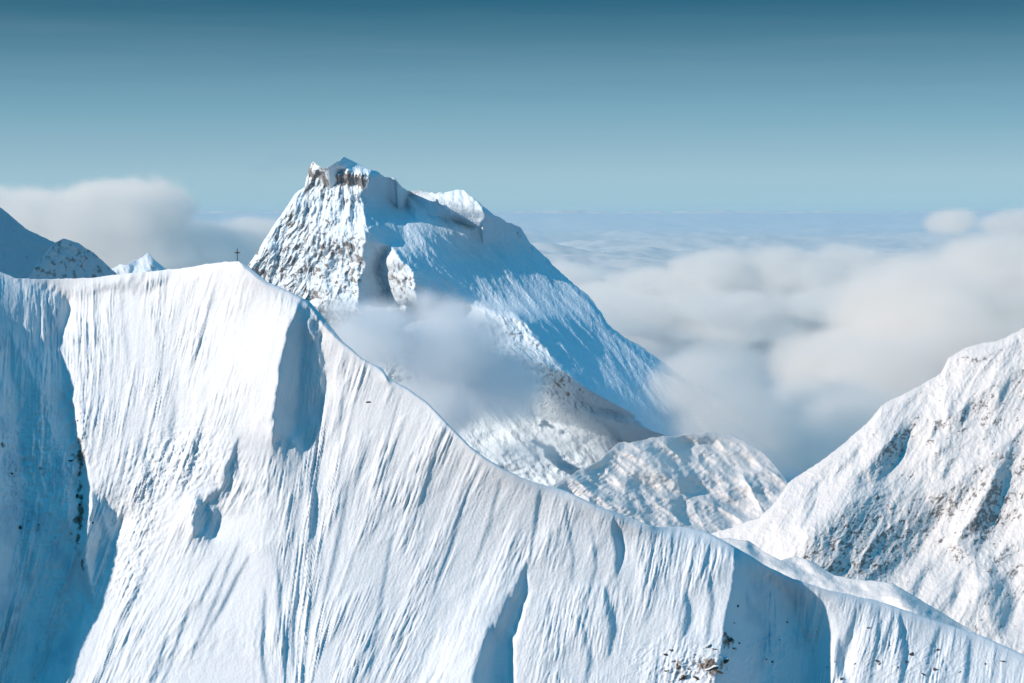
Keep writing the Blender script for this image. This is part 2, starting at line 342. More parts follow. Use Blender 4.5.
def fg_disp(px, py, T):
    s = fg.sample(px, py, fgS)
    top = smooth01(T / 14)
    warp = 1.6 * fbm(nC, px / 80, py / 120, 2)
    s2 = s + warp
    # smoothness: wind-packed snow beside the crest and on the spines
    sm = 1 - .75 * blob(px, py, 262, 350, 32, 75) - .55 * blob(px, py, 470, 540, 45, 70) - .45 * blob(px, py, 150, 590, 35, 40) - .4 * blob(px, py, 728, 600, 8, 60)
    sm = np.clip(sm, .12, 1)
    shade = 1 + .5 * smooth01((75 - px) / 10)
    big = ridged(nA, s2 / 19 + .2 * fbm(nB, px / 50, py / 80, 2), py / 260, 2)
    med = ridged(nB, s2 / 6.0 + .25 * fbm(nA, px / 60, py / 90, 2), py / 100, 2)
    fin = ridged(nC, s2 / 3.1, py / 30, 2) * 1.4 + ridged(nA, s2 / 1.9, py / 16, 1) * .5
    mod = .5 + .9 * np.clip(fbm(nA, px / 60 + 9, py / 60, 2) + .4, 0, 1)
    mod2 = np.clip(.45 + 2.3 * fbm(nB, s / 38 + 5, py / 75, 3), .0, 1.7)
    d = -1.15 * (big * .36 * (.3 + mod2) + med * .34 * mod * mod2 + fin * .15 * (.35 + mod2)) * sm * shade
    # broken rocky ground
    rk = fg_rough(px, py)
    d += rk * (-1.3 * ridged(nB, px / 9 + .4 * py / 9, py / 12, 5) )
    d += -.10 * fbm(nB, px / 2.2, py / 2.8, 3)
    return d * (.15 + .85 * top)
def fg_shade_tone(px, py, T):
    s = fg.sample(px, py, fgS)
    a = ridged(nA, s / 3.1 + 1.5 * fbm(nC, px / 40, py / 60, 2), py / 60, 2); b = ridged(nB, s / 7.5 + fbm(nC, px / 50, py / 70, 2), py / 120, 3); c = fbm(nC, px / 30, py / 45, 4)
    sh = 1.25 * np.clip(1.2 * smooth01((78 - px) / 12) + blob(px, py, 303, 380, 22, 60) + smooth01((px - 722) / 12) * smooth01((815 - px) / 12) + blob(px, py, 500, 660, 20, 50) + .10, 0, 1.2)  # shaded walls: streaky blue shade put into the snow colour, strongest there
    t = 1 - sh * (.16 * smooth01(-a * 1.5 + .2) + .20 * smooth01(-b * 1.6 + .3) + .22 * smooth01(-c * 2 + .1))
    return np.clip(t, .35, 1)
def fg_rough(px, py):
    return np.clip(1.0 * blob(px, py, 185, 460, 42, 32) + .8 * blob(px, py, 140, 520, 26, 40) + .7 * blob(px, py, 125, 580, 20, 25) + .9 * blob(px, py, 30, 470, 50, 70) + .5 * blob(px, py, 60, 600, 30, 50) + .9 * blob(px, py, 700, 668, 36, 24)
        + .5 * blob(px, py, 770, 650, 30, 26) + .45 * blob(px, py, 910, 665, 60, 18) + .5 * blob(px, py, 80, 430, 9, 60) + .3 * blob(px, py, 640, 660, 20, 20), 0, 1.1)
def fg_rock(px, py, T, G):
    r = .36 * blob(px, py, 712, 668, 26, 14) + .24 * blob(px, py, 674, 668, 12, 14) + .2 * blob(px, py, 730, 640, 10, 10) + .13 * blob(px, py, 640, 668, 12, 16) + .12 * blob(px, py, 790, 650, 30, 20) + .17 * blob(px, py, 30, 470, 50, 60) + .17 * blob(px, py, 55, 570, 30, 60) + .24 * blob(px, py, 80, 480, 5, 90) + .12 * blob(px, py, 82, 570, 7, 20)
    r = r + .10 * blob(px, py, 150, 500, 40, 40) + .14 * blob(px, py, 905, 662, 60, 14) + .10 * blob(px, py, 735, 620, 10, 40)
    return .24 + r + .10 * fbm(nB, px / 5, py / 5, 3) * (r > .03)
cols = np.concatenate([np.linspace(-310, -30, 90)[:-1], np.arange(-30, 1055, .8), np.linspace(1060, 1320, 80)])
fgcols = cols
ridge_o = build_face('mountain_ridge', fg, FR, cols, [(-320, 1120), (-30, 760), (0, 740), (1024, 740), (1060, 780), (1320, 1120)], 620, MAT_FG, fg_disp, [(.9, 30), (.8, 12), (.45, 5)], back=(420, 1.0), seed=3, rock=fg_rock, tone=fg_shade_tone)

# ================================================================== MAIN PEAK
MR = [(60, 480), (150, 420), (200, 340), (240, 275), (252.7, 258), (260, 247), (270.5, 229), (283, 211), (296, 193), (304.5, 186), (307, 176), (309.5, 165), (313.6, 161.6), (317.5, 165), (322.5, 169), (327.6, 166.7), (336.5, 163), (344, 158), (352, 161), (362, 165), (367, 168.5), (377, 173), (387, 177.6), (395, 179), (402.5, 187),
      (407.6, 191), (418, 191), (428, 191.5), (443, 192), (456, 189.5), (463.5, 191), (473.6, 198), (484, 207), (495, 216), (508, 222), (520.6, 228), (530, 243), (549.6, 260.6), (569, 280), (588, 296), (601, 312), (607.6, 325), (620.5, 334.7), (640, 346), (665.6, 363.7), (690, 385), (720, 412), (760, 440), (840, 500), (1000, 600)]
mp = Relief(40, 900, 140, 760, 1.0, -.30, .55, 4000.)
mp.WY = .12; mp.wobble(21, 26, 2.2); mp.wobble2(22, 7, 1.6)
mp.poly([(300, 190), (304, 160), (322, 166), (336, 176), (350, 172), (366, 171), (370, 180), (352, 188), (330, 184), (318, 190)], gx=-.3, gy=.05, blur=.8)
mp.poly([(322, 174), (334, 160), (344, 150), (370, 160), (369, 169), (345, 170), (333, 174)], gx=2.4, gy=.9, blur=.6)
shade_main = [(369.5, 166), (368, 186), (360.6, 193), (364, 213.6), (371, 226), (366, 241), (363, 252), (366, 267), (362, 282), (356, 306), (380, 330), (460, 312), (466, 309), (482, 307), (511, 312), (524, 322), (533.5, 334.7), (549.6, 354), (565.7, 373), (597, 394), (636, 416), (650, 430), (760, 470), (900, 560), (900, 140), (374, 140)]
mp.poly(shade_main, gx=1.5, gy=.6, blur=1.2)
mp.poly([(372, 172), (388, 180), (402, 200), (420, 250), (470, 300), (420, 300), (390, 250)], gx=1.3, gy=.8, blur=6)       # smoother apron
mp.poly([(378, 190), (384, 200), (388, 222), (396, 232), (404, 236), (402, 214), (394, 200)], gx=1.8, gy=.3, blur=1.5)      # darker wall under the summit
mp.poly([(418, 216), (470, 226), (480, 240), (470, 258), (446, 262), (428, 250)], gx=1.7, gy=.2, blur=3)
mp.poly([(407.6, 185), (412, 204), (418, 213.6), (433, 215), (448, 216), (463.5, 221), (479, 227.6), (484, 216), (481, 206), (463, 185)], gx=-1.3, gy=.6, blur=1)
mp.poly([(390, 247), (382, 262), (381, 272), (387, 285), (390, 304), (418, 306), (413, 272), (402.5, 259), (395, 249)], gx=-.9, gy=.4, blur=1)
mp.poly([(390, 245), (380, 262), (379, 272), (385, 285), (386, 306), (396, 306), (392, 280), (390, 262), (398, 250)], gx=-3.0, gy=.4, blur=1)
mp.poly([(491, 214), (520, 226), (532, 243), (570, 280), (604, 318), (640, 346), (680, 380), (640, 372), (596, 335), (560, 296), (520, 250)], gx=1.15, gy=.6, blur=3)
mp.poly([(525, 322), (572, 311), (590, 330), (594, 352), (580, 378), (560, 366), (540, 342)], gx=1.35, gy=.5, blur=1.5)
mp.poly([(590, 330), (640, 350), (690, 390), (660, 420), (600, 392), (592, 360)], gx=1.1, gy=.7, blur=4)
mp.poly([(420, 300), (466, 309), (482, 307), (511, 312), (530, 334), (500, 345), (470, 330), (430, 330)], gx=-.2, gy=1.3, blur=4)
mp.poly([(440, 400), (520, 400), (600, 430), (620, 500), (620, 760), (440, 760)], gx=-.2, gy=1.5, blur=16)
cap = [(322, 174), (334, 160), (344, 150), (370, 160), (369, 169), (345, 170), (333, 174)]
lit_parts = [[(407.6, 185), (412, 204), (418, 213.6), (433, 215), (448, 216), (463.5, 221), (479, 227.6), (484, 216), (481, 206), (463, 185)],
    [(390, 247), (382, 262), (381, 272), (387, 285), (390, 304), (418, 306), (413, 272), (402.5, 259), (395, 249)],
    [(388, 178), (396, 179), (402, 186), (398, 190), (392, 184)], [(404, 196), (410, 204), (414, 216), (410, 214)]]
for p, w, g in [([(443, 190), (445, 205), (444, 219)], 2.2, 2.0), ([(461, 191), (464, 206), (461, 222)], 1.8, 2.0), ([(474, 199), (473, 213), (468, 225)], 1.6, 2.0), ([(453, 191), (454, 202), (452, 214)], 1.2, 1.6), ([(428, 192), (430, 203), (429, 213)], 1.2, 1.4), ([(330, 275), (334, 300)], 4, 1.1), ([(346, 272), (352, 300)], 2.5, 1.2), ([(305, 200), (308, 214)], 3, .8),
                ([(300, 240), (298, 262)], 3.5, .7), ([(318, 236), (312, 258)], 3, .8), ([(275, 245), (278, 262)], 3, .7), ([(290, 275), (294, 292)], 3.5, .8), ([(525, 345), (533, 365)], 3, .9), ([(545, 372), (556, 392)], 3, .9), ([(505, 330), (515, 352)], 3, .8), ([(570, 395), (590, 415)], 3, .8),
                ([(500, 440), (530, 455), (545, 475)], 4, .7), ([(560, 440), (585, 452), (600, 470)], 4, .6), ([(530, 420), (560, 430)], 3, .7), ([(560, 470), (590, 500)], 4, .5), ([(487, 420), (500, 440)], 4, .8)]:
    mp.stroke(p, w, g)
mp.poly([(384, 192), (398, 214), (406, 244), (392, 234), (386, 214)], gy=-.3, blur=2)
mp.poly([(418, 219), (445, 219), (470, 228), (482, 242), (470, 258), (448, 264), (432, 256)], gy=-.4, blur=2)
mp.poly([(372, 200), (384, 240), (420, 290), (480, 312), (440, 304), (400, 294), (380, 244)], gy=1.0, blur=4)
mp.poly([(525, 322), (572, 311), (590, 330), (594, 352), (580, 378), (560, 366), (540, 342)], gy=-.2, blur=1.5)
mp.poly([(484, 238), (540, 290), (566, 309), (520, 316), (470, 292), (440, 272), (480, 264)], gy=.95, blur=5)
mp.solve((340, 200), 4000.)
want = mp.mask(shade_main, 0)
for q in lit_parts: want = want * (1 - mp.mask(q, 0))
want = np.maximum(want, mp.mask(cap, 0))
ridm = smooth_interp(mp.X, MR)
care = (mp.Yp < 470).astype(np.float32) * (mp.X > 245) * (mp.X < 720) * (mp.Yp - ridm > 1.5)
for q in lit_parts: care = care * (1 + 2 * mp.mask(q, 1))
care = care * (1 + 3 * mp.mask(cap, 1))
mp.refine(want, care, ridm, 20, (340, 200), 4000., gain=.4, lo=-1.8, margin=.14)
nD, nE = Noise(31), Noise(32)
mp_shade = mp.mask(shade_main, 1.5); mp_cap = mp.mask(cap, 1)
def mp_rough(px, py):
    lit = (1 - mp.sample(px, py, mp_shade)) * smooth01((420 - px) / 10)
    pil = blob(px, py, 400, 280, 18, 26)
    spur = mp.sample(px, py, mp_spur)
    return np.clip(lit + pil + spur, 0, 1) * (1 - mp.sample(px, py, mp_cap))
mp_spur = mp.mask([(470, 309), (490, 307), (513, 313), (535, 334), (550, 354), (597, 394), (645, 424), (655, 432), (600, 425), (555, 408), (520, 375), (480, 350)], 4)
def mp_disp(px, py, T):
    rib = ridged(nD, (px - .95 * (py - 200)) / 34 + 2, py / 160, 2)
    r = mp_rough(px, py)
    top = .35 + .65 * smooth01(T / 8)
    sf = (px - 348) / (py - 95) * 110; q = 4 * fbm(nD, px / 30, py / 30, 3)
    a = ridged(nD, (sf + q) / 15, (py + q) / 55, 5, gain=.58)
    led = fbm(nE, (px + q) / 34, (py + .25 * px + q) / 5.5, 4, gain=.6)
    b = ridged(nE, (sf + 1.5 * q) / 6, py / 22, 4)
    e = fbm(nD, px / 4, py / 4, 4, gain=.6)
    sd = px - .82 * (py - 200)
    c = ridged(nE, (sd + 1.2 * q) / 22, (py + .82 * px) / 120, 4)
    c2 = ridged(nD, (px + q - .35 * py) / 11, py / 45, 3)
    big = fbm(nE, sf / 30 + 4, py / 34, 3)
    d = -(r * (12 * a + 5 * b + 2.6 * e + 14 * big) + (1 - r) * (3.6 * c + 1.8 * c2 + 1.0 * e + 2 * big + 6 * rib))
    low = smooth01((py - 400) / 50)
    d -= low * 22 * fbm(nD, (px + .5 * py) / 50, (py - .3 * px) / 34, 4)
    return d * top
def mp_rock(px, py, T, G):
    r = mp_rough(px, py)
    low = smooth01((py - 395) / 40)
    band = np.exp(-((py - 178) / 9.) ** 2) * smooth01((372 - px) / 4) * smooth01((px - 303) / 3)
    cliff = np.clip((.22 - G) * .5, -.25, .15) * (1 - .5 * mp.sample(px, py, mp_spur))
    right = np.exp(-((T - 8) / 10.) ** 2) * smooth01((px - 495) / 10) * (1 - smooth01((px - 640) / 30))
    return .345 + r * cliff * .9 * (1 - .6 * low) + .16 * band + .10 * right - .05 * (1 - r) + .05 * r - .12 * blob(px, py, 605, 415, 60, 22) + .12 * fbm(nE, px / 14, py / 14, 3) + .20 * fbm(nD, px / 3.5, py / 5, 3) * r - .06 * low
cols = np.concatenate([np.linspace(60, 235, 80)[:-1], np.arange(235, 740, .7), np.linspace(741, 880, 80)])
main_o = build_face('rocky_mountain', mp, MR, cols, [(60, 700), (240, 470), (480, 530), (700, 560), (880, 700)], 560, MAT_MAIN, mp_disp, [(2.0, 26), (1.6, 9), (1.2, 3.5)], back=(2200, 1.0), seed=8, rock=mp_rock)

# ================================================================== RIGHT MOUNTAIN
RR = [(560, 640), (640, 570), (700, 536), (733, 527), (760, 517), (775.7, 501), (789, 482), (818, 463.5), (845, 442), (866, 423.7), (882, 405), (908.6, 392), (940.5, 373), (948.5, 358), (967, 347.6), (999, 340), (1024, 328), (1090, 306), (1200, 280), (1500, 240)]
rm = Relief(540, 1420, 220, 900, 1.0, -.12, .85, 2300.)
rm.wobble(41, 30, 6.0)
rm.poly([(700, 530), (790, 482), (866, 424), (900, 420), (850, 500), (800, 560), (700, 600)], gx=-.45, gy=1.1, blur=8)
rm.poly([(880, 410), (960, 352), (1010, 350), (960, 420), (900, 470)], gx=-.35, gy=.9, blur=8)
rm.poly([(908, 424), (912, 440), (888, 470), (868, 488), (850, 500), (856, 480), (885, 448)], gx=.85, gy=.6, blur=3)
rm.poly([(806, 560), (812, 530), (850, 500), (900, 496), (940, 505), (946, 520), (925, 540), (905, 570), (870, 600), (840, 590), (815, 585)], gx=.70, gy=.55, blur=4)
rm.poly([(955, 540), (985, 500), (1012, 440), (1020, 450), (1000, 510), (975, 560)], gx=.7, gy=.6, blur=3)
rm.poly([(990, 560), (1010, 580), (1015, 620), (1000, 640), (985, 600)], gx=.7, gy=.6, blur=4)
for p, w, g in [([(1000, 470), (985, 510), (960, 540)], 3, .9), ([(930, 560), (915, 590), (905, 620)], 3, .8), ([(960, 575), (950, 610)], 3, .8), ([(860, 445), (850, 460), (835, 475)], 2.5, .7), ([(820, 480), (805, 500)], 2, .7),
                ([(940, 420), (930, 440)], 2.5, .8), ([(970, 400), (960, 425)], 2.5, .7), ([(1010, 380), (995, 410)], 2.5, .7), ([(885, 500), (870, 530), (850, 550)], 3, .95), ([(925, 505), (905, 540), (880, 570)], 3, .95), ([(800, 530), (815, 500)], 3, .5)]:
    rm.stroke(p, w, g)
rm.solve((900, 450), 2300.)
nF, nG = Noise(51), Noise(52)
def rm_disp(px, py, T):
    top = .3 + .7 * smooth01(T / 10)
    q = fbm(nG, px / 90, py / 90, 2)
    a = ridged(nF, (px + .55 * py) / 30, (py - .5 * px) / 60 + q, 6, gain=.6)
    c = fbm(nG, px / 18, py / 18, 6, gain=.62)
    e = ridged(nF, (px + .6 * py) / 9, (py - .4 * px) / 26, 4)
    return -(6.5 * ridged(nG, (px + .7 * py) / 70, (py - .5 * px) / 130, 2) + 3.4 * a + 1.5 * c + .3 * e + .5 * fbm(nF, px / 3, py / 3, 2)) * top
def rm_rock(px, py, T, G):
    r = .40 + np.clip((.50 - G) * .22, -.1, .14) + .12 * blob(px, py, 860, 545, 60, 45) + .13 * blob(px, py, 972, 358, 30, 12) + .10 * blob(px, py, 985, 520, 40, 60) + .08 * blob(px, py, 900, 440, 30, 30) + .10 * blob(px, py, 985, 420, 40, 20) + .07 * blob(px, py, 1000, 600, 40, 60)
    r -= .07 * blob(px, py, 770, 540, 50, 40)
    return r + .17 * fbm(nF, (px + .6 * py) / 11, (py - .4 * px) / 20, 5, gain=.6) + .20 * fbm(nG, (px + .5 * py) / 4, py / 3, 3)
cols = np.concatenate([np.linspace(560, 690, 60)[:-1], np.arange(690, 1050, .8), np.linspace(1051, 1400, 130)])
right_o = build_face('snowy_mountain', rm, RR, cols, [(560, 720), (700, 640), (1024, 700), (1400, 860)], 420, MAT_RIGHT, rm_disp, [(2.0, 22), (1.2, 5)], back=(900, .9), seed=9, rock=rm_rock)

# ================================================================== SNOW HILLS BETWEEN
HR = [(440, 560), (500, 520), (530, 495), (560, 482), (602, 458), (618, 445), (655, 438), (708.5, 432), (735, 437), (761.6, 450.5), (783, 474), (800, 500), (850, 560), (900, 600)]
hl = Relief(420, 920, 400, 760, 1.0, .48, 1.0, 3000.)
hl.wobble(61, 30, 6)
for p, w, g in [([(640, 440), (635, 455), (645, 480)], 6, .9), ([(655, 470), (668, 485), (690, 490)], 5, .9), ([(610, 490), (625, 500), (640, 515)], 4, .7), ([(690, 440), (705, 455), (730, 462)], 4, .8), ([(720, 470), (735, 485), (760, 490)], 4, .8), ([(675, 500), (700, 515), (720, 520)], 4, .9), ([(745, 500), (760, 505)], 4, .7), ([(585, 485), (600, 495)], 3, .6)]:
    hl.stroke(p, w, g)
hl.poly([(690, 440), (735, 440), (790, 480), (790, 520), (740, 520), (700, 480)], gx=.35, gy=1.3, blur=8)
hl.solve((670, 480), 3000.)
def hl_disp(px, py, T):
    top = .2 + .8 * smooth01(T / 10)
    u = .85 * px + .52 * py; v = -.52 * px + .85 * py
    b = 1.3 * fbm(nG, u / 74 + 3, v / 36, 4, gain=.45); c = fbm(nF, u / 30, v / 9, 3); e = np.abs(fbm(nF, u / 60 + 9, v / 30, 2))
    return -(22 * b + 2.0 * c - 20 * e + 1.6 * ridged(nF, (px + py) / 9, py / 8, 3) + 1.0 * fbm(nG, px / 4, py / 4, 3)) * top
def hl_rock(px, py, T, G):
    return .27 + .13 * blob(px, py, 650, 490, 30, 22) + .08 * blob(px, py, 720, 500, 30, 15) + .14 * fbm(nF, px / 10, py / 8, 4)
cols = np.concatenate([np.linspace(440, 530, 40)[:-1], np.arange(530, 860, .9)])
hill_o = build_face('snow_hill', hl, HR, cols, [(440, 640), (560, 560), (860, 700)], 260, MAT_RIGHT, hl_disp, [(4.0, 30), (1.5, 9), (.5, 4)], back=(900, .7), seed=10, rock=hl_rock)

# the low rounded knolls just behind the foreground ridge
KR = [(640, 560), (700, 541), (725, 538), (749, 541), (762, 551), (780, 560), (795, 556), (812, 561), (834, 575), (866, 580.5), (892.6, 583), (914, 596), (946, 615), (967, 628), (1000, 650), (1050, 690)]
kn = Relief(620, 1080, 500, 800, 1.0, -.2, 1.7, 1350.)
kn.wobble(71, 30, 3)
for p, w, g in [([(748, 541), (752, 552), (762, 560)], 4, 2.0), ([(772, 562), (790, 566), (806, 574)], 4.5, 2.0), ([(808, 560), (825, 572), (834, 580)], 4, 2.0), ([(850, 583), (862, 590)], 3, .9), ([(895, 586), (925, 606), (965, 632)], 10, 2.0), ([(735, 552), (745, 565)], 3, .9)]:
    kn.stroke(p, w, g)
kn.solve((800, 570), 1350.)
def kn_disp(px, py, T):
    return -(5 * fbm(nG, (px + py) / 36, (py - .3 * px) / 18, 3) + .5 * fbm(nF, px / 8, py / 6, 4)) * (.2 + .8 * smooth01(T / 8))
knoll_o = build_face('snow_knoll', kn, KR, np.arange(640, 1060, .9), [(640, 640), (1060, 760)], 150, MAT_RIGHT, kn_disp, [(1.2, 24), (.3, 6)], back=(500, .5), seed=12, rock=lambda px, py, T, G: .26 + .14 * fbm(nF, px / 9, py / 6, 3))

# ================================================================== SHADED PEAKS ON THE LEFT
def simple_peak(name, ridge, Y, gx, gy, seed, amp, x0, x1, bottom, mat, rockb, step=.9, back=900, strokes=(), polys=(), rough=((1.0, 8), (.6, 3)), tone=1.0):
    r = Relief(x0 - 10, x1 + 10, min(p[1] for p in ridge) - 20, bottom + 20, 1.0, gx, gy, Y)
    r.wobble(seed, 14, 2)
    for p, g, h in polys: r.poly(p, g, h, 1.2)
    for p, w, g in strokes: r.stroke(p, w, g)
    r.solve(((x0 + x1) / 2, bottom - 20), Y)
    n = Noise(seed)
    k = Y / F
    def dsp(px, py, T):
        return -amp * k * (ridged(n, (px - .4 * py) / 14, py / 22, 5, gain=.6) * 3 + fbm(n, px / 4, py / 4, 3) * .8) * (.3 + .7 * smooth01(T / 6))
    def rk(px, py, T, G): return rockb + .2 * fbm(n, px / 6, py / 6, 4)
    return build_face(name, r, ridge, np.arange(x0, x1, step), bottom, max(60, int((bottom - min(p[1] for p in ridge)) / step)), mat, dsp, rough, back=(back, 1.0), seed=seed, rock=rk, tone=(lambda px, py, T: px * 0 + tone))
pA = simple_peak('shaded_mountain', [(-300, 110), (-120, 150), (-40, 185), (0, 207), (12.5, 217), (25, 228), (41, 236), (56, 243), (80, 262), (110, 290), (150, 330)], 2700., 1.4, .5, 81, .7, -280, 150, 420, MAT_RIGHT, .34, tone=.6)  # low tone: shade on this peak is also painted into its colour
pB = simple_peak('rocky_knob', [(-20, 330), (20, 288), (31, 274), (37, 265), (47, 252), (56, 242), (64, 238.4), (78, 243), (94, 253), (106, 264), (115.6, 273), (140, 300), (180, 340)], 2300., 1.3, .5, 82, 1.0, -20, 180, 420, MAT_RIGHT, .46, tone=.65)  # the knob's shade likewise deepened in its colour by the low tone
pC = simple_peak('distant_peak', [(60, 310), (100, 276), (112.5, 268), (120, 264), (127, 265), (134, 260), (140, 259), (144, 256), (148, 252), (152, 257), (158, 263), (168, 270), (200, 285), (240, 310)], 6500., -.1, .7, 83, .9, 62, 238, 340, MAT_FAR, .40, back=2500,
                 polys=[([(148, 250), (152, 262), (146, 275), (160, 290), (240, 300), (200, 270)], 1.2, .6), ([(132, 258), (138, 262), (130, 275), (126, 264)], 1.2, .6)], tone=.85)
pD = simple_peak('distant_peak', [(520, 330), (560, 285), (580, 268), (590, 262), (597, 254), (603, 250), (609, 257), (618, 262), (630, 270), (645, 276), (680, 330)], 22000., .1, .7, 84, .9, 522, 678, 345, MAT_FAR, .40, back=5000)
pE = simple_peak('distant_peak', [(650, 345), (690, 318), (700, 308), (711, 303), (718, 308), (728, 310), (745, 318), (790, 345)], 11800., .3, .8, 85, .9, 652, 788, 335, MAT_FAR, .42, back=3000)
pF = simple_peak('distant_peak', [(800, 330), (835, 286), (850, 268), (858, 258), (866, 255), (872, 249), (878, 254), (884, 262), (895, 266), (905, 276), (940, 330)], 15000., .0, .7, 86, .9, 802, 938, 360, MAT_FAR, .46, back=4000)

for o in (ridge_o, main_o, right_o, hill_o, knoll_o, pA, pB, pC, pD, pE, pF): o['kind'] = 'structure'

# ================================================================== CLOUDS
def cloud_volume(name, lo, hi, res, blobs, nscale, namp, dens, label, detail=9, zs=1.6, soft=.35, color=(1.0, .985, .96), group=None, seed=0.0, aniso=0.0, rough=.68, thr=0.0):
    """a fog volume: ellipsoids of cloud, their edges broken up by fractal noise. blobs = (x, y, z, rx, ry, rz, strength)"""
    g = bpy.data.node_groups.new(name, 'GeometryNodeTree'); N = g.nodes; L = g.links
    g.interface.new_socket('Geometry', in_out='INPUT', socket_type='NodeSocketGeometry'); g.interface.new_socket('Geometry', in_out='OUTPUT', socket_type='NodeSocketGeometry')
    go = N.new('NodeGroupOutput'); pos = N.new('GeometryNodeInputPosition')
    def M(op, a, b=None, clamp=False):
        q = N.new('ShaderNodeMath'); q.operation = op; q.use_clamp = clamp
        for i, v in enumerate((a, b)):
            if v is None: continue
            if isinstance(v, (int, float)): q.inputs[i].default_value = v
            else: L.new(v, q.inputs[i])
        return q.outputs[0]
    acc = None
    for (x, y, z, rx, ry, rz, st) in blobs:
        a = N.new('ShaderNodeVectorMath'); a.operation = 'SUBTRACT'; L.new(pos.outputs[0], a.inputs[0]); a.inputs[1].default_value = (x, y, z)
        b = N.new('ShaderNodeVectorMath'); b.operation = 'DIVIDE'; L.new(a.outputs[0], b.inputs[0]); b.inputs[1].default_value = (rx, ry, rz)
        c = N.new('ShaderNodeVectorMath'); c.operation = 'LENGTH'; L.new(b.outputs[0], c.inputs[0])
        v = M('MULTIPLY', M('SUBTRACT', 1.0, c.outputs['Value']), st)
        acc = v if acc is None else M('MAXIMUM', acc, v)
    mp_ = N.new('ShaderNodeVectorMath'); mp_.operation = 'MULTIPLY'; L.new(pos.outputs[0], mp_.inputs[0]); mp_.inputs[1].default_value = (1 / nscale, 1 / nscale, zs / nscale)
    nt = N.new('ShaderNodeTexNoise'); nt.noise_dimensions = '4D'; L.new(mp_.outputs[0], nt.inputs['Vector']); nt.inputs['W'].default_value = seed; nt.inputs['Scale'].default_value = 1; nt.inputs['Detail'].default_value = detail; nt.inputs['Roughness'].default_value = rough
    nv = M('MULTIPLY', M('SUBTRACT', nt.outputs[0], .5), namp * 2)
    d = M('ADD', acc, nv)
    d = M('DIVIDE', M('SUBTRACT', d, thr), soft, clamp=True)
    d = M('MULTIPLY', M('MULTIPLY', d, d), M('GREATER_THAN', acc, -.35))
    vc = N.new('GeometryNodeVolumeCube'); L.new(d, vc.inputs['Density'])
    vc.inputs['Min'].default_value = lo; vc.inputs['Max'].default_value = hi
    for k, r in zip(('Resolution X', 'Resolution Y', 'Resolution Z'), res): vc.inputs[k].default_value = r
    m = bpy.data.materials.new(name + '_vapour'); t, MN, ML = nodes(m)
    mo = MN.new('ShaderNodeOutputMaterial'); vs = MN.new('ShaderNodeVolumeScatter'); vb = MN.new('ShaderNodeVolumeAbsorption'); vb.inputs['Color'].default_value = (*color, 1); va2 = MN.new('ShaderNodeAddShader'); ML.new(vs.outputs[0], va2.inputs[0]); ML.new(vb.outputs[0], va2.inputs[1]); ML.new(va2.outputs[0], mo.inputs['Volume'])
    vs.inputs['Color'].default_value = (*color, 1); vs.inputs['Anisotropy'].default_value = aniso
    va = MN.new('ShaderNodeAttribute'); va.attribute_name = 'density'; mm = MN.new('ShaderNodeMath'); mm.operation = 'MULTIPLY'; mm.inputs[1].default_value = dens
    ML.new(va.outputs['Fac'], mm.inputs[0]); ML.new(mm.outputs[0], vs.inputs['Density']); ML.new(mm.outputs[0], vb.inputs['Density'])
    sm = N.new('GeometryNodeSetMaterial'); L.new(vc.outputs[0], sm.inputs[0]); sm.inputs['Material'].default_value = m; L.new(sm.outputs[0], go.inputs[0])
    me = bpy.data.meshes.new(name); me.materials.append(m); o = bpy.data.objects.new(name, me); COL.objects.link(o)
    md = o.modifiers.new('fog', 'NODES'); md.node_group = g
    o['kind'] = 'stuff'; o['label'] = label; o['category'] = 'cloud'
    if group: o['group'] = group
    return o
def B(px, py, Y, rpx, ry, rpz, st=1.0):
    x, y, z = ray(px, py, Y); k = Y / F
    return (x, y, z, rpx * k, ry, rpz * k, st)
def bounds(bl, pad=1.3):
    lo = [min(b[i] - b[i + 3] * pad for b in bl) for i in range(3)]; hi = [max(b[i] + b[i + 3] * pad for b in bl) for i in range(3)]
    return tuple(lo), tuple(hi)

print('MAINDEPTH', [(x, y, float(mp.sample(np.array([x], np.float32), np.array([y], np.float32))[0])) for x, y in ((330, 300), (400, 330), (450, 380), (500, 350), (560, 440), (620, 400), (660, 380), (720, 430))])
# mist lying against the rocky mountain
bl = [B(375, 340, 3620, 75, 190, 48, 1.2), B(445, 350, 3660, 90, 200, 62, 1.2), B(430, 405, 3620, 80, 190, 50, 1.2), B(500, 385, 3680, 60, 160, 55, 1.1), B(340, 310, 3560, 30, 120, 18, .8), B(520, 450, 3600, 60, 120, 25, .45), B(425, 300, 3640, 22, 90, 20, .8)]
lo, hi = bounds(bl); cloud_volume('mist_cloud', lo, hi, (150, 80, 110), bl, 150, 1.1, .020, 'grey blue mist drifting across the lower flank of the rocky mountain', zs=1.2, soft=.7, seed=2.0, color=(.93, .97, 1))
# cloud filling the valley between the rocky mountain and the snowy one on the right
bl = [B(690, 388, 3720, 48, 130, 36, 1.9), B(725, 415, 3680, 60, 140, 44, 1.9), B(720, 380, 3900, 60, 160, 46, 1.6), B(715, 415, 3700, 50, 160, 40, 1.1), B(745, 425, 3700, 70, 160, 36, 1.1), B(770, 450, 3800, 60, 200, 30, 1.0), B(690, 400, 3700, 34, 120, 24, .8), B(850, 440, 4200, 70, 400, 60, 1.0), B(850, 440, 4300, 90, 600, 60), B(790, 470, 4500, 80, 500, 30, 1.1), B(860, 380, 5400, 100, 700, 60), B(960, 330, 5600, 130, 800, 75, 1.1), B(1030, 290, 6000, 120, 800, 70, 1.1), B(910, 300, 6000, 80, 600, 50, 1), B(1100, 360, 5600, 150, 900, 100, 1.1), B(950, 222, 6400, 26, 300, 14, .9), B(1015, 225, 6500, 40, 300, 14, .9), B(800, 520, 5600, 500, 1400, 70, 1.2)]
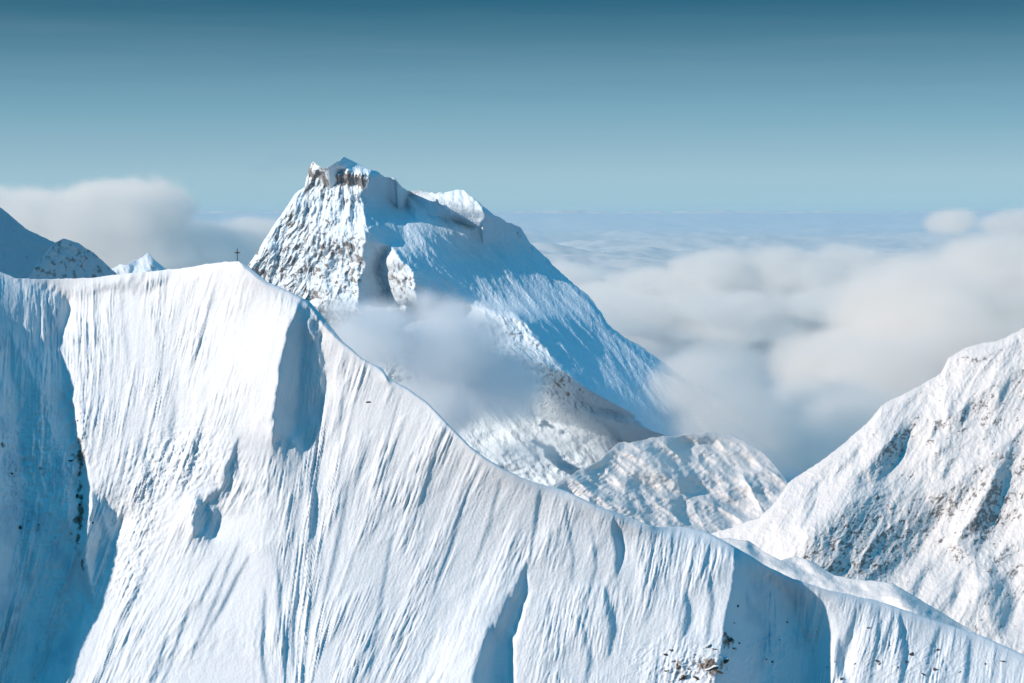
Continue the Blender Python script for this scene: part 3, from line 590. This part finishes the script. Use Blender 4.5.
lo, hi = bounds(bl); cloud_volume('valley_cloud', lo, hi, (220, 130, 110), bl, 300, 1.35, .0070, 'broad bank of pale cloud filling the valley left of the snowy mountain', zs=1.4, soft=.35, seed=5.0)
bl = [B(700, 380, 7000, 260, 1200, 60, 1.0), B(600, 360, 7400, 200, 1200, 50, .9), B(820, 400, 6600, 200, 1200, 60, 1.0)]
lo, hi = bounds(bl); cloud_volume('valley_mist', lo, hi, (160, 90, 70), bl, 900, .5, .0010, 'thin slate blue mist hanging in the deep valley behind the rocky mountain', zs=1.5, soft=.8, seed=25.0, color=(.62, .84, 1))
# cumulus behind the shaded peaks on the left
bl = [B(40, 220, 9000, 120, 900, 38), B(110, 205, 9000, 45, 700, 26), B(150, 215, 8800, 45, 700, 38), B(80, 240, 9000, 160, 900, 40), B(210, 250, 9400, 90, 900, 34, .9), B(-60, 215, 9000, 90, 900, 38), B(160, 262, 9000, 120, 900, 30), B(-160, 225, 9000, 90, 900, 50), B(250, 240, 9600, 60, 700, 24, .9), B(290, 250, 9800, 60, 700, 24, .9), B(30, 205, 8800, 40, 500, 22)]
lo, hi = bounds(bl); cloud_volume('cumulus_cloud', lo, hi, (220, 80, 70), bl, 380, 1.3, .0050, 'soft grey cumulus bank behind the shaded peaks on the left', zs=1.2, soft=.3, seed=9.0)
bl = [B(650, 285, 11000, 60, 900, 20), B(720, 280, 11000, 60, 900, 30, 1.1), B(790, 282, 10800, 70, 900, 34, 1.1), B(850, 270, 11200, 50, 900, 26), B(700, 305, 10500, 140, 1100, 22), B(830, 300, 10500, 110, 1100, 26), B(610, 300, 11000, 60, 900, 22), B(560, 280, 12000, 60, 900, 18), B(720, 326, 10300, 110, 600, 18, 1.1), B(640, 318, 10300, 80, 600, 16, 1.0)]
lo, hi = bounds(bl); cloud_volume('cumulus_cloud', lo, hi, (240, 90, 60), bl, 420, 1.35, .0065, 'bright sunlit cumulus above the far cloud sea, right of the rocky mountain', zs=1.4, soft=.35, seed=14.0)
bl = [B(650, 462, 2850, 110, 160, 34, .8), B(560, 440, 3300, 60, 160, 34, .9), B(740, 455, 2900, 60, 160, 30, .9)]
lo, hi = bounds(bl); cloud_volume('low_mist', lo, hi, (140, 50, 60), bl, 190, .8, .0032, 'thin veil of mist over the snow hills between the two mountains', zs=1.3, soft=.8, seed=41.0)
bl = [B(290, 158, 4900, 44, 200, 14), B(262, 168, 4900, 30, 150, 9), B(330, 150, 4900, 20, 120, 9, .8), B(398, 180, 4900, 24, 120, 10, .9)]
lo, hi = bounds(bl); cloud_volume('wisp_cloud', lo, hi, (120, 60, 50), bl, 150, .8, .0016, 'faint grey wisp of cloud trailing beside the summit of the rocky mountain', zs=1.2, soft=.8, seed=33.0, color=(.5, .7, .85))
# the far sea of cloud
def cloud_sea():
    m = bpy.data.materials.new('cloud_top'); t, N, L = nodes(m)
    o_ = N.new('ShaderNodeOutputMaterial'); d = N.new('ShaderNodeBsdfDiffuse'); tr = N.new('ShaderNodeBsdfTranslucent'); mx = N.new('ShaderNodeMixShader'); mx.inputs[0].default_value = .3
    d.inputs[0].default_value = (.93, .93, .92, 1); tr.inputs[0].default_value = (.86, .88, .9, 1); L.new(d.outputs[0], mx.inputs[1]); L.new(tr.outputs[0], mx.inputs[2]); L.new(mx.outputs[0], o_.inputs[0])
    R, C = 520, 520
    yy = 8600 * (150000 / 8600) ** np.linspace(0, 1, R); xx = np.linspace(-.5, .5, C)
    Y = np.repeat(yy[:, None], C, 1); X = xx[None, :] * Y
    n = Noise(101); n2 = Noise(102)
    h = fbm(n, X / 5200, Y / 5200, 3) * 260 + ridged(n2, X / 1900 + 5, Y / 1900, 4) * 70 + np.abs(fbm(n, X / 900, Y / 900, 4)) * 90
    far = smooth01((Y - 40000) / 50000)
    Z = -440 + h * (1 + .4 * far) + far * 420 - 700 * smooth01((12500 - Y) / 3900)
    o = link_mesh('cloud_sea', np.stack([X, Y, Z], -1).reshape(-1, 3), grid_faces(R, C)[:, ::-1], m)
    o['kind'] = 'stuff'; o['label'] = 'far sea of white cloud reaching to the horizon'; o['category'] = 'cloud'
cloud_sea()
def haze():
    m = bpy.data.materials.new('blue_air'); t, N, L = nodes(m)
    o_ = N.new('ShaderNodeOutputMaterial'); v = N.new('ShaderNodeVolumeScatter'); va = N.new('ShaderNodeVolumeAbsorption'); va.inputs['Color'].default_value = (.50, .72, .87, 1); va.inputs['Density'].default_value = 3.5e-5; sa = N.new('ShaderNodeAddShader'); L.new(v.outputs[0], sa.inputs[0]); L.new(va.outputs[0], sa.inputs[1]); L.new(sa.outputs[0], o_.inputs['Volume']); v.inputs['Color'].default_value = (.50, .72, .87, 1); v.inputs['Density'].default_value = 3.5e-5
    X, Y0, Y1, Z0, Z1 = 70000, 3000, 120000, -1400, 60
    V = np.array([(x, y, z) for x in (-X, X) for y in (Y0, Y1) for z in (Z0, Z1)], np.float32)
    Fq = np.array([(0, 1, 3, 2), (4, 6, 7, 5), (0, 4, 5, 1), (2, 3, 7, 6), (0, 2, 6, 4), (1, 5, 7, 3)])
    o = link_mesh('haze', V, Fq, m, smooth=False); o['kind'] = 'stuff'; o['label'] = 'thin blue haze filling the air beyond the foreground ridge'; o['category'] = 'haze'
haze()

# ================================================================== GROUND far below
def ground():
    m = bpy.data.materials.new('valley_floor'); t, N, L = nodes(m)
    out = N.new('ShaderNodeOutputMaterial'); p = N.new('ShaderNodeBsdfPrincipled'); L.new(p.outputs[0], out.inputs[0])
    n = N.new('ShaderNodeTexNoise'); n.inputs['Scale'].default_value = .0008; n.inputs['Detail'].default_value = 8
    tc = N.new('ShaderNodeTexCoord'); L.new(tc.outputs['Object'], n.inputs[0])
    c = N.new('ShaderNodeValToRGB'); c.color_ramp.elements[0].color = (.02, .05, .07, 1); c.color_ramp.elements[1].color = (.10, .14, .18, 1); c.color_ramp.elements[0].position = .4; c.color_ramp.elements[1].position = .6
    L.new(n.outputs[0], c.inputs[0]); L.new(c.outputs[0], p.inputs['Base Color']); p.inputs['Roughness'].default_value = .8
    g = np.linspace(-150000, 150000, 61); X, Y = np.meshgrid(g, g); Y = Y + 100000
    Z = -1500 + 120 * fbm(Noise(91), X / 9000, Y / 9000, 3)
    o = link_mesh('ground', np.stack([X, Y, Z], -1).reshape(-1, 3), grid_faces(61, 61)[:, ::-1], m); o['kind'] = 'structure'
ground()

# ================================================================== ROCKS POKING THROUGH THE SNOW
def rocks():
    import bmesh, random
    rnd = random.Random(7)
    m = bpy.data.materials.new('brown_rock'); t, N, L = nodes(m)
    out = N.new('ShaderNodeOutputMaterial'); p = N.new('ShaderNodeBsdfPrincipled'); L.new(p.outputs[0], out.inputs[0]); p.inputs['Roughness'].default_value = .85
    n = N.new('ShaderNodeTexNoise'); n.inputs['Scale'].default_value = 2.2; n.inputs['Detail'].default_value = 8
    c = N.new('ShaderNodeValToRGB'); c.color_ramp.elements[0].color = (.03, .026, .023, 1); c.color_ramp.elements[1].color = (.17, .125, .09, 1); c.color_ramp.elements[0].position = .38; c.color_ramp.elements[1].position = .68
    L.new(n.outputs[0], c.inputs[0])
    ge = N.new('ShaderNodeNewGeometry'); sp = N.new('ShaderNodeSeparateXYZ'); L.new(ge.outputs['Normal'], sp.inputs[0]); ad = N.new('ShaderNodeMath'); ad.operation = 'ADD'; L.new(sp.outputs[2], ad.inputs[0]); L.new(n.outputs[0], ad.inputs[1])
    mr = N.new('ShaderNodeMapRange'); mr.inputs['From Min'].default_value = 1.12; mr.inputs['From Max'].default_value = 1.25; L.new(ad.outputs[0], mr.inputs[0])
    mx = N.new('ShaderNodeMix'); mx.data_type = 'RGBA'; L.new(mr.outputs[0], mx.inputs[0]); L.new(c.outputs[0], mx.inputs[6]); mx.inputs[7].default_value = (.78, .86, .92, 1); L.new(mx.outputs[2], p.inputs['Base Color'])
    meshes = []
    from mathutils import noise as mn
    for k in range(6):
        bm = bmesh.new(); bmesh.ops.create_icosphere(bm, subdivisions=4, radius=1)
        cuts = [(Vector((rnd.uniform(-1, 1), rnd.uniform(-1, 1), rnd.uniform(-1, 1))).normalized(), rnd.uniform(.45, .8)) for _ in range(11)]
        for v in bm.verts:
            q = v.co.copy()
            for nn, dd in cuts:
                e = q.dot(nn) - dd
                if e > 0: q -= nn * e
            q += q.normalized() * .10 * mn.fractal(q * 2.5 + Vector((k * 9, 0, 0)), .9, 2.1, 5)
            v.co = Vector((q.x * 1.25, q.y * .8, q.z * .9))
        me = bpy.data.meshes.new('rock'); bm.to_mesh(me); bm.free(); me.materials.append(m)
        for f in me.polygons: f.use_smooth = False
        meshes.append(me)
    me = ridge_o.data; nv = len(me.vertices); a = np.empty(nv * 3, np.float32); me.vertices.foreach_get('co', a); a = a.reshape(-1, 3)[41 * (len(FGCOLS) + 12):]; a = a[a[:, 2] > -330]
    px = 512 + F * a[:, 0] / a[:, 1]; py = HOR - F * a[:, 2] / a[:, 1]
    sets = [('rocks of the outcrop low on the ridge', 'jagged brown rock in the outcrop at the foot of the ridge, right of centre',
             [(671, 650, 3, 1.6), (674, 661, 5, 1.7), (708, 646, 5, 1.5), (729, 640, 5, 3), (725, 661, 6, 3), (711, 668, 8, 2.2), (696, 677, 6, 2.4), (682, 678, 6, 4), (667, 671, 5, 1.6), (719, 671, 5, 2.6), (702, 664, 3, 1.2), (689, 669, 3, 2), (679, 668, 3, 3), (733, 648, 3, 1.5), (713, 649, 3, 1.2), (665, 655, 2.4, 2), (694, 655, 2, 1.2)]),
            ('small rocks in the shaded gully', 'small dark rock standing out of the shaded blue gully right of the outcrop', [(737, 606, 2, 1.6), (734, 623, 1.6, 1.2), (787, 622, 1.8, 1.3), (772, 662, 3, 1.2), (766, 659, 2, 1), (780, 640, 1.4, 1), (739, 643, 1.8, 1.5)]),
            ('rocks on the lower right slope', 'small brown rock scattered on the sunlit lower right slope of the ridge', [(868, 628, 2.6, 1.4), (912, 655, 4, 3), (906, 662, 2, 1.6), (889, 646, 1.6, 1.5), (876, 661, 2.4, 2), (937, 650, 2, 1.8), (934, 670, 3, 2), (841, 679, 3, 2), (1002, 661, 3.4, 1.6), (931, 645, 1.8, 1.2), (923, 674, 2.6, 1.4), (880, 664, 2, 1.6), (898, 668, 1.8, 1.6), (855, 664, 1.4, 1), (835, 662, 1.4, 1), (828, 667, 1.6, 1), (960, 672, 1.8, 1.2), (985, 664, 1.6, 1.4)]),
            ('dark rocks along the left spur', 'dark rock poking out beside the steep spur on the left of the ridge', [(70.7, 460, 3, 2), (79, 505, 3, 3.2), (76.5, 496, 2, 3), (92, 523, 1.6, 1.4), (78, 421, 1.5, 1.3), (11.6, 473, 2, 1.6), (20, 528, 2.2, 3)])]
    for grp, lab, L_ in sets:
        for (x, y, w, h) in L_:
            i = int(((px - x) ** 2 + (py - y) ** 2).argmin()); q = a[i]; k = q[1] / F
            o = bpy.data.objects.new('rock', meshes[rnd.randrange(6)]); COL.objects.link(o)
            o.scale = (w * k * .8, w * k * .75, h * k * 1.1); o.location = (float(q[0]), float(q[1]) + w * k * .15, float(q[2])); o.rotation_euler = (rnd.uniform(-.3, .3), rnd.uniform(-.5, .5), rnd.uniform(-.7, .7))
            o['group'] = grp; o['label'] = lab; o['category'] = 'rock'
    x, y = 368, 402; i = int(((px - x) ** 2 + (py - y) ** 2).argmin()); q = a[i]
    o = bpy.data.objects.new('rock', meshes[2]); COL.objects.link(o); o.scale = (.9, .6, .55); o.location = [float(v) for v in q]; o['label'] = 'lone dark rock on the smooth snow just below the crest'; o['category'] = 'rock'
FGCOLS = fgcols
rocks()

# ================================================================== SUMMIT CROSS
def cross():
    m = bpy.data.materials.new('weathered_dark_wood'); t, N, L = nodes(m)
    out = N.new('ShaderNodeOutputMaterial'); p = N.new('ShaderNodeBsdfPrincipled'); L.new(p.outputs[0], out.inputs[0])
    n = N.new('ShaderNodeTexNoise'); n.inputs['Scale'].default_value = 6; n.inputs['Detail'].default_value = 6
    c = N.new('ShaderNodeValToRGB'); c.color_ramp.elements[0].color = (.02, .017, .015, 1); c.color_ramp.elements[1].color = (.07, .055, .045, 1)
    L.new(n.outputs[0], c.inputs[0]); L.new(c.outputs[0], p.inputs['Base Color']); p.inputs['Roughness'].default_value = .85
    ms = bpy.data.materials.new('rime_ice'); t, N, L = nodes(ms)
    out = N.new('ShaderNodeOutputMaterial'); p = N.new('ShaderNodeBsdfPrincipled'); L.new(p.outputs[0], out.inputs[0]); p.inputs['Base Color'].default_value = (.75, .78, .8, 1)
    import bmesh
    def beam(name, a, b, w, h, mat, parent, bev=.02):
        a = Vector(a); b = Vector(b); d = b - a
        bm = bmesh.new(); bmesh.ops.create_cube(bm, size=1)
        for v in bm.verts: v.co = Vector((v.co.x * w, v.co.y * h, v.co.z * d.length))
        bmesh.ops.bevel(bm, geom=bm.edges[:], offset=bev, segments=1, affect='EDGES')
        q = d.to_track_quat('Z', 'Y').to_matrix().to_4x4(); bm.transform(q)
        for v in bm.verts: v.co += (a + b) / 2
        me = bpy.data.meshes.new(name); bm.to_mesh(me); bm.free(); me.materials.append(mat)
        o = bpy.data.objects.new(name, me); COL.objects.link(o); o.parent = parent; return o
    e = bpy.data.objects.new('summit_cross', None); COL.objects.link(e)
    # stand it on the ridge at its summit
    me = ridge_o.data; n = len(me.vertices); a = np.empty(n * 3, np.float32); me.vertices.foreach_get('co', a); a = a.reshape(-1, 3)
    pxs = 512 + F * a[:, 0] / a[:, 1]; near = (np.abs(pxs - 236.8) < .6); q = a[near]; k = q[q[:, 2].argmax()]
    e.location = (float(k[0]), float(k[1]) + .3, float(k[2]) - .35)
    beam('post', (0, 0, -.8), (0, 0, 5.6), .24, .24, m, e)
    beam('crossbar', (-.98, 0, 3.85), (1.02, 0, 3.85), .26, .42, m, e, .03)
    beam('brace', (-.6, .02, 3.75), (0, .02, 3.1), .09, .09, m, e, .01)
    beam('brace', (.6, .02, 3.75), (0, .02, 3.1), .09, .09, m, e, .01)
    for dx, dy in ((-1.3, .2), (1.3, .2)): beam('guy_wire', (dx, dy, -.3), (0, 0, 3.0), .025, .025, m, e, .004)
    beam('base_block', (0, 0, -.6), (0, 0, .15), .8, .8, ms, e, .12)
    e['label'] = 'slender dark summit cross standing on the snowy crest of the foreground ridge'; e['category'] = 'cross'
cross()

# ================================================================== SUN AND SKY
sl = bpy.data.lights.new('sun', 'SUN'); so = bpy.data.objects.new('sun', sl); COL.objects.link(so)
so.rotation_euler = Vector((sx, sy, sz)).to_track_quat('Z', 'Y').to_euler()
sl.energy = 5.05; sl.angle = D2R(.6); sl.color = (1.0, .82, .69)
w = bpy.data.worlds.new('World'); scene.world = w; w.use_nodes = True
t = w.node_tree; N = t.nodes; L = t.links; N.clear()
out = N.new('ShaderNodeOutputWorld'); bg = N.new('ShaderNodeBackground'); L.new(bg.outputs[0], out.inputs[0])
sky = N.new('ShaderNodeTexSky'); sky.sky_type = 'NISHITA'; sky.sun_disc = False; sky.sun_elevation = D2R(SUN_EL)
sky.sun_rotation = math.atan2(sx, sy); sky.altitude = 2400; sky.air_density = 1; sky.dust_density = .3; sky.ozone_density = 2
# tint by elevation (the grade of the photograph: pale at the horizon, teal above)
tc = N.new('ShaderNodeTexCoord'); sp = N.new('ShaderNodeSeparateXYZ'); L.new(tc.outputs['Generated'], sp.inputs[0])
cr = N.new('ShaderNodeValToRGB'); L.new(sp.outputs[2], cr.inputs[0])
el = cr.color_ramp.elements
SKY = [(0.0, (.34, .56, .66)), (.02, (.33, .52, .62)), (.05, (.20, .40, .52)), (.078, (.105, .265, .375)), (.105, (.028, .14, .23)), (.13, (.0, .15, .26)), (.2, (.0, .205, .375)), (1, (.0, .39, .75))]
el[0].position, el[0].color = SKY[0][0], (*SKY[0][1], 1); el[1].position, el[1].color = 1, (*SKY[-1][1], 1)
for p_, c_ in SKY[1:-1]:
    q = el.new(p_); q.color = (*c_, 1)
# normalise the physical sky and colour it with the ramp
bw = N.new('ShaderNodeRGBToBW'); L.new(sky.outputs[0], bw.inputs[0])
mrr = N.new('ShaderNodeMapRange'); mrr.inputs['From Min'].default_value = 0; mrr.inputs['From Max'].default_value = 12; mrr.inputs['To Min'].default_value = 8.0; mrr.inputs['To Max'].default_value = 12.0; L.new(bw.outputs[0], mrr.inputs[0])
mpp = N.new('ShaderNodeMapping'); mpp.inputs['Scale'].default_value = (3, 3, 60); mpp.inputs['Rotation'].default_value = (0, .02, 0); L.new(tc.outputs['Generated'], mpp.inputs[0])
cn = N.new('ShaderNodeTexNoise'); cn.inputs['Scale'].default_value = 1.6; cn.inputs['Detail'].default_value = 7; cn.inputs['Roughness'].default_value = .6; L.new(mpp.outputs[0], cn.inputs[0])
cm = N.new('ShaderNodeMapRange'); cm.inputs['From Min'].default_value = .42; cm.inputs['From Max'].default_value = .75; cm.inputs['To Max'].default_value = .06; L.new(cn.outputs[0], cm.inputs[0])
ci = N.new('ShaderNodeMix'); ci.data_type = 'RGBA'; ci.inputs[7].default_value = (.42, .55, .64, 1); L.new(cm.outputs[0], ci.inputs[0]); L.new(cr.outputs[0], ci.inputs[6])
vm = N.new('ShaderNodeVectorMath'); vm.operation = 'SCALE'; L.new(ci.outputs[2], vm.inputs[0]); L.new(mrr.outputs[0], vm.inputs['Scale'])
L.new(vm.outputs[0], bg.inputs[0]); bg.inputs[1].default_value = .1

scene.view_settings.view_transform = 'Standard'; scene.view_settings.look = 'None'; scene.view_settings.exposure = 0
cy = scene.cycles; cy.max_bounces = 6; cy.diffuse_bounces = 1; cy.volume_bounces = 6; cy.transparent_max_bounces = 8; cy.use_denoising = True
